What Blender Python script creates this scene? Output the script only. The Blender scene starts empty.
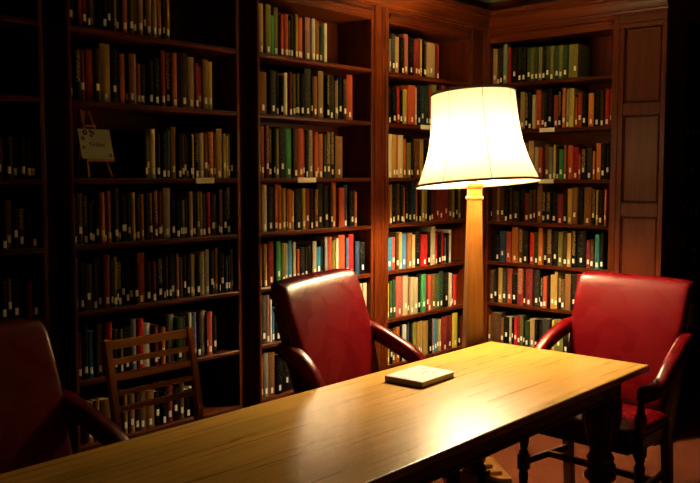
import bpy, math, random
from mathutils import Vector, Matrix
PI = math.pi
sc = bpy.context.scene
COL = sc.collection
random.seed(11)

# ------------------------------------------------------------------ camera, light, exposure
sc.view_settings.view_transform = 'Standard'
sc.view_settings.look = 'None'
sc.view_settings.exposure = 0.0
sc.view_settings.gamma = 1.0
sc.view_settings.use_curve_mapping = False
cd = bpy.data.cameras.new('camera')
cam = bpy.data.objects.new('camera', cd); COL.objects.link(cam)
cd.sensor_width = 36.0
cd.lens = 36.0 * 850.0 / 700.0
cd.clip_start = 0.05
cam.location = (-4.924, -3.12, 1.6)
_p = math.atan(65.5 / 850.0); _a = math.radians(41.4)
_f = Vector((math.cos(_a) * math.cos(_p), math.sin(_a) * math.cos(_p), -math.sin(_p)))
cam.rotation_euler = _f.to_track_quat('-Z', 'Y').to_euler()
sc.camera = cam
w = bpy.data.worlds.new('world'); sc.world = w; w.use_nodes = True
w.node_tree.nodes['Background'].inputs[0].default_value = (0.10, 0.10, 0.12, 1)
w.node_tree.nodes['Background'].inputs[1].default_value = 0.004
LIGHT_COL = (1.0, 0.78, 0.47)
BULB = 1450.0           # emission of the two bulbs in the floor lamp

# ------------------------------------------------------------------ mesh builder
class MB:
    def __init__(s): s.v = []; s.f = []; s.sm = []; s.mi = []; s.uv = None
    def add(s, vs, fs, smooth=False, mi=0):
        o = len(s.v); s.v += [tuple(p) for p in vs]
        for f in fs: s.f.append(tuple(i + o for i in f)); s.sm.append(smooth); s.mi.append(mi)
        return s
    def box(s, x0, x1, y0, y1, z0, z1, mi=0):
        vs = [(x, y, z) for z in (z0, z1) for y in (y0, y1) for x in (x0, x1)]
        return s.add(vs, [(0,2,3,1),(4,5,7,6),(0,1,5,4),(2,6,7,3),(0,4,6,2),(1,3,7,5)], False, mi)
    def loft(s, rings, cap=True, smooth=False, mi=0):
        n = len(rings[0]); vs = [p for r in rings for p in r]; fs = []
        for k in range(len(rings) - 1):
            for i in range(n):
                j = (i + 1) % n
                fs.append((k*n+i, k*n+j, (k+1)*n+j, (k+1)*n+i))
        if cap:
            fs.append(tuple(reversed(range(n)))); fs.append(tuple((len(rings)-1)*n + i for i in range(n)))
        o = len(s.v); s.v += [tuple(p) for p in vs]
        for q, f in enumerate(fs):
            s.f.append(tuple(i + o for i in f)); s.sm.append(smooth and len(f) == 4); s.mi.append(mi)
        return s
    def lathe(s, prof, cx=0, cy=0, n=24, smooth=True, cap=True, mi=0):
        rings = [[(cx + r*math.cos(2*PI*i/n), cy + r*math.sin(2*PI*i/n), z) for i in range(n)] for r, z in prof]
        return s.loft(rings, cap, smooth, mi)
    def bar(s, a, b, w, h, up=(0,0,1), mi=0):
        a = Vector(a); b = Vector(b); d = (b-a).normalized(); u = Vector(up)
        if abs(d.dot(u)) > .95: u = Vector((0,1,0))
        r = d.cross(u).normalized(); u = r.cross(d)
        rings = [[p + r*w/2*i + u*h/2*j for i, j in ((-1,-1),(1,-1),(1,1),(-1,1))] for p in (a, b)]
        return s.loft(rings, True, False, mi)
    def prism(s, prof, axis, a, b, mi=0):
        # prof: list of (p,q); axis 'x': (a,p,q)  'y': (p,a,q)  'z': (p,q,a)
        def pt(t, p, q): return {'x': (t,p,q), 'y': (p,t,q), 'z': (p,q,t)}[axis]
        return s.loft([[pt(a,p,q) for p, q in prof], [pt(b,p,q) for p, q in prof]], True, False, mi)
    def build(s, name, mats, parent=None, loc=None, rz=0, bevel=0, seg=2, sub=0, fix=True):
        me = bpy.data.meshes.new(name); me.from_pydata(s.v, [], s.f); me.update()
        if fix:
            import bmesh
            bm = bmesh.new(); bm.from_mesh(me); bmesh.ops.recalc_face_normals(bm, faces=bm.faces); bm.to_mesh(me); bm.free()
        me.polygons.foreach_set('use_smooth', s.sm)
        if not isinstance(mats, (list, tuple)): mats = [mats]
        for m in mats: me.materials.append(m)
        me.polygons.foreach_set('material_index', s.mi)
        if s.uv:
            L = me.uv_layers.new(name='UVMap')
            flat = []
            for f, uvf in zip(s.f, s.uv): 
                for c in uvf: flat += c
            L.data.foreach_set('uv', flat)
        o = bpy.data.objects.new(name, me); COL.objects.link(o)
        if parent: o.parent = parent
        if loc: o.location = loc
        o.rotation_euler.z = rz
        if bevel:
            m = o.modifiers.new('b', 'BEVEL'); m.width = bevel; m.segments = seg; m.limit_method = 'ANGLE'; m.angle_limit = math.radians(40)
        if sub:
            m = o.modifiers.new('s', 'SUBSURF'); m.levels = sub; m.render_levels = sub
        return o

def tag(o, label=None, cat=None, group=None, kind=None):
    if label: o['label'] = label
    if cat: o['category'] = cat
    if group: o['group'] = group
    if kind: o['kind'] = kind
    return o
def thing(name, label, cat, loc=(0,0,0), rz=0, group=None):
    o = bpy.data.objects.new(name, None); COL.objects.link(o); o.empty_display_size = .1
    o.location = loc; o.rotation_euler.z = rz
    return tag(o, label, cat, group)
def struct(o): o['kind'] = 'structure'; return o

# ------------------------------------------------------------------ materials
def newmat(name):
    m = bpy.data.materials.new(name); m.use_nodes = True
    nt = m.node_tree; b = nt.nodes['Principled BSDF']
    return m, nt, b
def N(nt, t, **k):
    n = nt.nodes.new(t)
    for a, v in k.items():
        if a.startswith('i_'):
            key = a[2:]; n.inputs[int(key) if key.isdigit() else key].default_value = v
        else: setattr(n, a, v)
    return n
def plain(name, col, rough=.5, spec=.5, metal=0, coat=0, bump=0, bscale=200):
    m, nt, b = newmat(name)
    b.inputs['Base Color'].default_value = (*col, 1); b.inputs['Roughness'].default_value = rough
    b.inputs['Specular IOR Level'].default_value = spec; b.inputs['Metallic'].default_value = metal
    b.inputs['Coat Weight'].default_value = coat
    tc = N(nt, 'ShaderNodeTexCoord'); no = N(nt, 'ShaderNodeTexNoise', i_Scale=bscale, i_Detail=3.0)
    nt.links.new(tc.outputs['Object'], no.inputs['Vector'])
    mx = N(nt, 'ShaderNodeMix', data_type='RGBA', blend_type='MULTIPLY'); mx.inputs[0].default_value = .35
    mx.inputs[6].default_value = (*col, 1); nt.links.new(no.outputs['Fac'], mx.inputs[7]); nt.links.new(mx.outputs[2], b.inputs['Base Color'])
    if bump:
        bp = N(nt, 'ShaderNodeBump', i_Strength=bump, i_Distance=.002)
        nt.links.new(no.outputs['Fac'], bp.inputs['Height']); nt.links.new(bp.outputs[0], b.inputs['Normal'])
    return m
def wood(name, c1, c2, axis='z', rough=.35, coat=0.0, stretch=14.0, scale=9.0, bump=.15, planks=None, rough2=None, spec=.5):
    m, nt, b = newmat(name)
    tc = N(nt, 'ShaderNodeTexCoord'); mp = N(nt, 'ShaderNodeMapping')
    s = [stretch]*3; s['xyz'.index(axis)] = 1.0
    mp.inputs['Scale'].default_value = s
    nt.links.new(tc.outputs['Object'], mp.inputs['Vector'])
    n1 = N(nt, 'ShaderNodeTexNoise', i_Scale=scale*.35, i_Detail=6.0, i_Roughness=.6, i_Distortion=.6)
    n2 = N(nt, 'ShaderNodeTexNoise', i_Scale=scale*2.2, i_Detail=4.0, i_Roughness=.7)
    nt.links.new(mp.outputs[0], n1.inputs['Vector']); nt.links.new(mp.outputs[0], n2.inputs['Vector'])
    ad = N(nt, 'ShaderNodeMath', operation='MULTIPLY_ADD', i_1=.45)
    nt.links.new(n2.outputs['Fac'], ad.inputs[0]); nt.links.new(n1.outputs['Fac'], ad.inputs[2])
    rp = N(nt, 'ShaderNodeValToRGB'); e = rp.color_ramp.elements
    e[0].position = .48; e[0].color = (*c2, 1); e[1].position = .92; e[1].color = (*c1, 1)
    nt.links.new(ad.outputs[0], rp.inputs[0]); out = rp.outputs[0]
    if planks:
        sx = N(nt, 'ShaderNodeSeparateXYZ'); nt.links.new(tc.outputs['Object'], sx.inputs[0])
        dv = N(nt, 'ShaderNodeMath', operation='DIVIDE', i_1=planks); nt.links.new(sx.outputs['Y' if axis == 'x' else 'X'], dv.inputs[0])
        fl = N(nt, 'ShaderNodeMath', operation='FLOOR'); nt.links.new(dv.outputs[0], fl.inputs[0])
        fr = N(nt, 'ShaderNodeMath', operation='FRACT'); nt.links.new(dv.outputs[0], fr.inputs[0])
        wn = N(nt, 'ShaderNodeTexWhiteNoise', noise_dimensions='1D'); nt.links.new(fl.outputs[0], wn.inputs['W'])
        mr = N(nt, 'ShaderNodeMapRange', i_3=.84, i_4=1.06); nt.links.new(wn.outputs['Value'], mr.inputs[0])
        gt = N(nt, 'ShaderNodeMath', operation='GREATER_THAN', i_1=.012); nt.links.new(fr.outputs[0], gt.inputs[0])
        mr2 = N(nt, 'ShaderNodeMapRange', i_3=.55, i_4=1.0); nt.links.new(gt.outputs[0], mr2.inputs[0])
        mu = N(nt, 'ShaderNodeMath', operation='MULTIPLY'); nt.links.new(mr.outputs[0], mu.inputs[0]); nt.links.new(mr2.outputs[0], mu.inputs[1])
        vm = N(nt, 'ShaderNodeVectorMath', operation='SCALE'); nt.links.new(out, vm.inputs[0]); nt.links.new(mu.outputs[0], vm.inputs['Scale']); out = vm.outputs[0]
    nt.links.new(out, b.inputs['Base Color'])
    b.inputs['Roughness'].default_value = rough; b.inputs['Coat Weight'].default_value = coat; b.inputs['Specular IOR Level'].default_value = spec
    if rough2:
        mr = N(nt, 'ShaderNodeMapRange', i_1=.35, i_2=.65, i_3=rough, i_4=rough2); nt.links.new(n1.outputs['Fac'], mr.inputs[0]); nt.links.new(mr.outputs[0], b.inputs['Roughness'])
    bp = N(nt, 'ShaderNodeBump', i_Strength=bump, i_Distance=.002)
    nt.links.new(ad.outputs[0], bp.inputs['Height']); nt.links.new(bp.outputs[0], b.inputs['Normal'])
    return m
MAH1, MAH2 = (.10, .0165, .002), (.036, .0055, .0008)
mahZ = wood('mahogany_upright', MAH1, MAH2, 'z', spec=.14)
mahX = wood('mahogany_run_x', MAH1, MAH2, 'x', spec=.14)
mahY = wood('mahogany_run_y', MAH1, MAH2, 'y', spec=.14)
oak = wood('oak_tabletop', (.84, .465, .085), (.50, .245, .038), 'x', rough=.27, rough2=.33, stretch=30, scale=5, bump=.03, planks=.139, spec=.40)
darkoak = wood('dark_oak', (.13, .05, .018), (.05, .018, .006), 'z', rough=.35)
darkoakX = wood('dark_oak_run', (.13, .05, .018), (.05, .018, .006), 'x', rough=.35)
lampwood = wood('lamp_oak', (.40, .17, .035), (.28, .11, .02), 'z', rough=.35, stretch=18)
slatwood = wood('slat_chair_oak', (.58, .20, .035), (.38, .12, .02), 'z', rough=.4)
slatwoodX = wood('slat_chair_oak_run', (.58, .20, .035), (.38, .12, .02), 'x', rough=.4)
def leather(name, col):
    m, nt, b = newmat(name)
    tc = N(nt, 'ShaderNodeTexCoord')
    n1 = N(nt, 'ShaderNodeTexNoise', i_Scale=9.0, i_Detail=1.0, i_Roughness=.4); vo = N(nt, 'ShaderNodeTexVoronoi', i_Scale=160.0)
    for n in (n1, vo): nt.links.new(tc.outputs['Object'], n.inputs['Vector'])
    rp = N(nt, 'ShaderNodeValToRGB'); e = rp.color_ramp.elements
    e[0].position = .3; e[0].color = (*[c*.88 for c in col], 1); e[1].position = .75; e[1].color = (*col, 1)
    nt.links.new(n1.outputs['Fac'], rp.inputs[0]); nt.links.new(rp.outputs[0], b.inputs['Base Color'])
    mr = N(nt, 'ShaderNodeMapRange', i_1=.2, i_2=.8, i_3=.25, i_4=.31); nt.links.new(n1.outputs['Fac'], mr.inputs[0]); nt.links.new(mr.outputs[0], b.inputs['Roughness'])
    b.inputs['Specular IOR Level'].default_value = .18
    b1 = N(nt, 'ShaderNodeBump', i_Strength=.12, i_Distance=.001); nt.links.new(vo.outputs['Distance'], b1.inputs['Height'])
    b2 = N(nt, 'ShaderNodeBump', i_Strength=.05, i_Distance=.01); nt.links.new(n1.outputs['Fac'], b2.inputs['Height']); nt.links.new(b1.outputs[0], b2.inputs['Normal'])
    nt.links.new(b2.outputs[0], b.inputs['Normal'])
    return m
redleather = leather('red_leather', (.11, .001, .003))
def carpet():
    m, nt, b = newmat('floor_carpet')
    tc = N(nt, 'ShaderNodeTexCoord'); n1 = N(nt, 'ShaderNodeTexNoise', i_Scale=90.0, i_Detail=4.0); n2 = N(nt, 'ShaderNodeTexNoise', i_Scale=3.0, i_Detail=3.0)
    for n in (n1, n2): nt.links.new(tc.outputs['Object'], n.inputs['Vector'])
    ad = N(nt, 'ShaderNodeMath', operation='MULTIPLY_ADD', i_1=.5); nt.links.new(n2.outputs['Fac'], ad.inputs[0]); nt.links.new(n1.outputs['Fac'], ad.inputs[2])
    rp = N(nt, 'ShaderNodeValToRGB'); e = rp.color_ramp.elements
    e[0].position = .5; e[0].color = (.09, .02, .008, 1); e[1].position = 1.0; e[1].color = (.18, .045, .018, 1)
    nt.links.new(ad.outputs[0], rp.inputs[0]); nt.links.new(rp.outputs[0], b.inputs['Base Color'])
    b.inputs['Roughness'].default_value = .9; b.inputs['Specular IOR Level'].default_value = .15
    bp = N(nt, 'ShaderNodeBump', i_Strength=.5, i_Distance=.004); nt.links.new(n1.outputs['Fac'], bp.inputs['Height']); nt.links.new(bp.outputs[0], b.inputs['Normal'])
    return m
carpet_m = carpet()
plaster = plain('plaster_ceiling', (.30, .36, .29), .9, .2, bump=.2, bscale=60)
wallpaint = plain('wall_paint', (.10, .07, .045), .9, .2, bump=.2, bscale=60)
cream = plain('cream_label', (.98, .92, .72), .6, .3)
papers = plain('page_paper', (.62, .54, .36), .85, .2, bump=.6, bscale=400)
white_cover = plain('white_cover', (1.0, 1.0, 1.0), .3, .5, bscale=30)
blackm = plain('dark_metal', (.02, .018, .016), .4, .5)
brass = plain('brass', (.55, .36, .12), .3, .5, metal=1)
trimcloth = plain('shade_trim', (.10, .045, .015), .7, .3)

PAL = {'k': ('black', (.006, .0055, .005)), 'K': ('charcoal', (.032, .030, .025)), 'n': ('navy', (.022, .045, .09)),
 'b': ('blue', (.05, .16, .30)), 'c': ('bright blue', (.02, .20, .36)), 't': ('teal', (.05, .22, .20)), 'g': ('green', (.035, .20, .06)),
 'G': ('dark green', (.025, .055, .022)), 'v': ('olive', (.17, .15, .03)), 'y': ('yellow', (.62, .47, .06)), 'Y': ('mustard', (.45, .27, .06)),
 'o': ('orange', (.52, .15, .025)), 'd': ('brown', (.20, .085, .025)), 'D': ('dark brown', (.065, .028, .012)), 'r': ('brick red', (.42, .065, .025)),
 'R': ('crimson', (.45, .015, .015)), 'm': ('maroon', (.16, .018, .016)), 'p': ('mauve', (.28, .13, .12)), 'P': ('salmon pink', (.52, .13, .09)),
 'w': ('white', (.78, .72, .55)), 's': ('cream', (.56, .46, .25)), 'e': ('grey', (.24, .24, .22)), 'l': ('pale green', (.25, .32, .17)),
 'x': ('tan', (.42, .27, .12)), 'u': ('purple', (.12, .08, .25))}
def cover_mat(code, gilt):
    nm, col = PAL[code]
    m, nt, b = newmat('cover_' + nm.replace(' ', '_') + ('_gilt' if gilt else ''))
    uv = N(nt, 'ShaderNodeUVMap'); sx = N(nt, 'ShaderNodeSeparateXYZ'); nt.links.new(uv.outputs[0], sx.inputs[0])
    fl = N(nt, 'ShaderNodeMath', operation='FLOOR'); nt.links.new(sx.outputs['X'], fl.inputs[0])
    wn = N(nt, 'ShaderNodeTexWhiteNoise', noise_dimensions='1D'); nt.links.new(fl.outputs[0], wn.inputs['W'])
    mr = N(nt, 'ShaderNodeMapRange', i_3=.50, i_4=1.0); nt.links.new(wn.outputs['Value'], mr.inputs[0])
    base = N(nt, 'ShaderNodeVectorMath', operation='SCALE'); base.inputs[0].default_value = col; nt.links.new(mr.outputs[0], base.inputs['Scale'])
    # lettering: rows of small marks in the upper part of the spine, different on each book
    mp = N(nt, 'ShaderNodeMapping'); mp.inputs['Scale'].default_value = (7.0, 190.0 if gilt else 120.0, 1.0); nt.links.new(uv.outputs[0], mp.inputs['Vector'])
    no = N(nt, 'ShaderNodeTexNoise', i_Scale=1.0, i_Detail=1.0); nt.links.new(mp.outputs[0], no.inputs['Vector'])
    gt = N(nt, 'ShaderNodeMath', operation='GREATER_THAN', i_1=.53 if gilt else .63); nt.links.new(no.outputs['Fac'], gt.inputs[0])
    z0 = N(nt, 'ShaderNodeMath', operation='GREATER_THAN', i_1=.075); nt.links.new(sx.outputs['Y'], z0.inputs[0])
    fr = N(nt, 'ShaderNodeMath', operation='FRACT'); nt.links.new(sx.outputs['X'], fr.inputs[0])
    cmpn = N(nt, 'ShaderNodeMath', operation='COMPARE', i_1=.5, i_2=.30); nt.links.new(fr.outputs[0], cmpn.inputs[0])
    m1 = N(nt, 'ShaderNodeMath', operation='MULTIPLY'); nt.links.new(gt.outputs[0], m1.inputs[0]); nt.links.new(z0.outputs[0], m1.inputs[1])
    m2 = N(nt, 'ShaderNodeMath', operation='MULTIPLY'); nt.links.new(m1.outputs[0], m2.inputs[0]); nt.links.new(cmpn.outputs[0], m2.inputs[1])
    k = N(nt, 'ShaderNodeMath', operation='MULTIPLY', i_1=.85 if gilt else .22); nt.links.new(m2.outputs[0], k.inputs[0])
    mx = N(nt, 'ShaderNodeMix', data_type='RGBA'); nt.links.new(k.outputs[0], mx.inputs[0]); nt.links.new(base.outputs[0], mx.inputs[6])
    light = sum(col) > .75
    mx.inputs[7].default_value = (.10, .07, .04, 1) if light else (.55, .36, .12, 1)
    nt.links.new(mx.outputs[2], b.inputs['Base Color'])
    b.inputs['Roughness'].default_value = .5; b.inputs['Specular IOR Level'].default_value = .06
    return m
CM = {}
def cmat(c, g):
    if (c, g) not in CM: CM[(c, g)] = cover_mat(c, g)
    return CM[(c, g)]

# ------------------------------------------------------------------ the room shell
def slab(name, x0, x1, y0, y1, z0, z1, m): return struct(MB().box(x0, x1, y0, y1, z0, z1).build(name, m))
slab('floor', -6.6, 2.4, -5.2, .45, -.1, 0, carpet_m)
slab('ceiling', -6.6, 2.4, -5.2, .45, 2.745, 2.86, plaster)
slab('wall_back', -6.6, 2.4, .32, .45, 0, 2.745, wallpaint)
slab('wall_right', 2.25, 2.4, -5.2, .32, 0, 2.745, wallpaint)
slab('wall_left', -6.6, -6.5, -5.2, .32, 0, 2.745, wallpaint)
slab('wall_front', -6.5, 2.25, -5.2, -5.1, 0, 2.745, wallpaint)

# crown moulding over the bookcases
CROWN = [(.0, 2.560), (-.012, 2.560), (-.016, 2.570), (-.026, 2.574), (-.030, 2.590), (-.038, 2.610), (-.050, 2.628), (-.062, 2.636), (-.064, 2.644), (-.072, 2.648), (-.074, 2.676), (-.06, 2.682), (.0, 2.684), (.0, 2.744), (.24, 2.744), (.24, 2.560)]
def crown_run(name, axis, m):
    b = MB(); rings = []
    if axis == 'x':
        a = [(-6.5, p, q) for p, q in CROWN]; c = [(p, p, q) for p, q in CROWN]
        rings = [a, c]
    else:
        a = [(p, p, q) for p, q in CROWN]; c = [(p, -1.218, q) for p, q in CROWN]
        rings = [a, c]
    return struct(b.loft(rings).build(name, m))
crown_run('trim_1', 'x', mahX); crown_run('trim_2', 'y', mahY)

# ------------------------------------------------------------------ bookcases
SA = [2.203, 1.908, 1.590, 1.318, 1.041, .752, .475, .12]
SB = [2.209, 1.904, 1.578, 1.297, 1.024, .746, .475, .12]
DEEP = .25
# every case is built in its own frame: x along the front, +y into the case, front edge at y = 0
def stile(b, x0, x1, z0=.0, z1=2.56):
    wd = x1 - x0
    if wd > .1: pr = [(0,.02),(0,0),(.006,-.004),(.014,-.004),(.018,.002),(.026,.002),(.03,-.006),(.045,-.008),(.05,-.002),(wd-.05,-.002),(wd-.045,-.008),(wd-.03,-.006),(wd-.026,.002),(wd-.018,.002),(wd-.014,-.004),(wd-.006,-.004),(wd,0),(wd,.02)]
    else: pr = [(0,.02),(0,0),(.006,-.004),(wd-.006,-.004),(wd,0),(wd,.02)]
    b.prism([(x0 + p, q) for p, q in pr], 'z', z0, z1)
def bookcase(label, width, shelves, loc, rz, right_stile, left_stile=0, recess=False, group='built-in wooden library bookcases'):
    t = thing('bookcase', label, 'bookcase', loc, rz, group)
    W = width
    mz = mahZ; mx = mahX
    for x0, x1 in ((-.02, 0), (W, W + .02)):
        MB().box(x0, x1, .021, DEEP, 0, 2.5).build('side_panel', mz, t)
    MB().box(-.02, W + .02, DEEP, DEEP + .015, 0, 2.5).build('back_panel', mz, t)
    for z in shelves:
        bb = MB(); th = .022
        bb.prism([(.022, z), (.022, z - th), (.004, z - th), (.0, z - th + .004), (-.001, z - .010), (.002, z - .008), (.002, z - .006), (-.002, z - .004), (.0, z)], 'x', 0.0, W)
        bb.box(0.0, W, .022, DEEP, z - th, z)
        bb.build('shelf', mx, t)
    hd = MB()
    hd.box(-.0, W, .0, .021, 2.478, 2.56)
    hd.box(.0, W, .021, DEEP, 2.48, 2.5)
    hd.prism([(0, 2.500), (-.006, 2.503), (-.006, 2.509), (-.012, 2.512), (-.014, 2.520), (-.010, 2.528), (-.004, 2.530), (0, 2.535)], 'x', 0, W)
    hd.build('header', mx, t)
    pl = MB().box(0, W, .0, .02, 0, .097)
    pl.build('plinth', mx, t)
    if right_stile and recess:      # cases stand apart here with a set-back panel between them
        MB().box(W, W + .02, 0, .0205, 0, 2.56).build('stile', mz, t, bevel=.003)
        MB().box(W + .0205, W + right_stile - .0005, .10, .115, 0, 2.559).build('recessed_panel', mz, t)
    elif right_stile:
        b = MB(); stile(b, W, W + right_stile); b.build('stile', mz, t)
    if left_stile:
        b = MB(); stile(b, -left_stile, 0); b.build('stile', mz, t)
    return t
bookcase('far-left dark wooden bookcase bay at the edge of the view', .90, SA, (-4.115, 0, 0), 0, .12, .02, True)
bookcase('wide wooden bookcase bay behind the slatted wooden chair', .87, SA, (-3.075, 0, 0), 0, .13, .02, True)
bookcase('wooden bookcase bay behind the middle red armchair', .85, SA, (-2.055, 0, 0), 0, .14, .02)
bookcase('wooden bookcase bay just left of the lamp post, against the corner', .83, SA, (-1.045, 0, 0), 0, .215, .02)
bookcase('wooden bookcase bay right of the lamp, beside the panelled pilaster', .858, SB, (0, -.022, 0), -PI/2, .045, .022)
# panelled pilaster closing the right-hand bookcase (faces -X)
t = thing('pilaster', 'tall panelled wooden pilaster at the right end of the bookcases', 'pilaster', (0, -.926, 0), -PI/2)
PW = .285
fr = MB()
zs = [(.14, .60), (.66, 1.36), (1.44, 1.96), (2.03, 2.47)]
fr.box(0, .03, -.006, .30, 0, 2.56); fr.box(PW-.03, PW, -.006, .30, 0, 2.56); fr.box(.03, PW-.03, .010, .30, 0, 2.56)
last = 0
for z0, z1 in zs + [(2.56, 2.56)]:
    fr.box(.03, PW-.03, -.006, .010, last, z0); last = z1
fr.build('frame', mahZ, t, bevel=.002)
for z0, z1 in zs:
    a, c = .0325, PW-.0325
    rings = []
    for ins, y in ((0, .010), (0, .001), (.006, -.003), (.010, .003), (.014, .004), (.020, .004)):
        rings.append([(a+ins, y, z0+.003+ins), (c-ins, y, z0+.003+ins), (c-ins, y, z1-.003-ins), (a+ins, y, z1-.003-ins)])
    MB().loft(rings).build('raised_panel', mahZ, t)
bs = MB(); bs.box(-.0, PW, -.022, -.007, 0, .11); bs.build('base_block', mahX, t, bevel=.004)
cp = MB(); cp.box(0, PW, -.018, -.007, 2.475, 2.497); cp.box(0, PW, -.012, -.007, 2.505, 2.54); cp.build('cap_moulding', mahX, t, bevel=.003)
# dim bookcase in the dark beyond the pilaster
bookcase('unlit bookcase in the darkness beyond the panelled pilaster', 1.3, SB, (1.6, -.25, 0), -PI/2, .05, .05)

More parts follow.
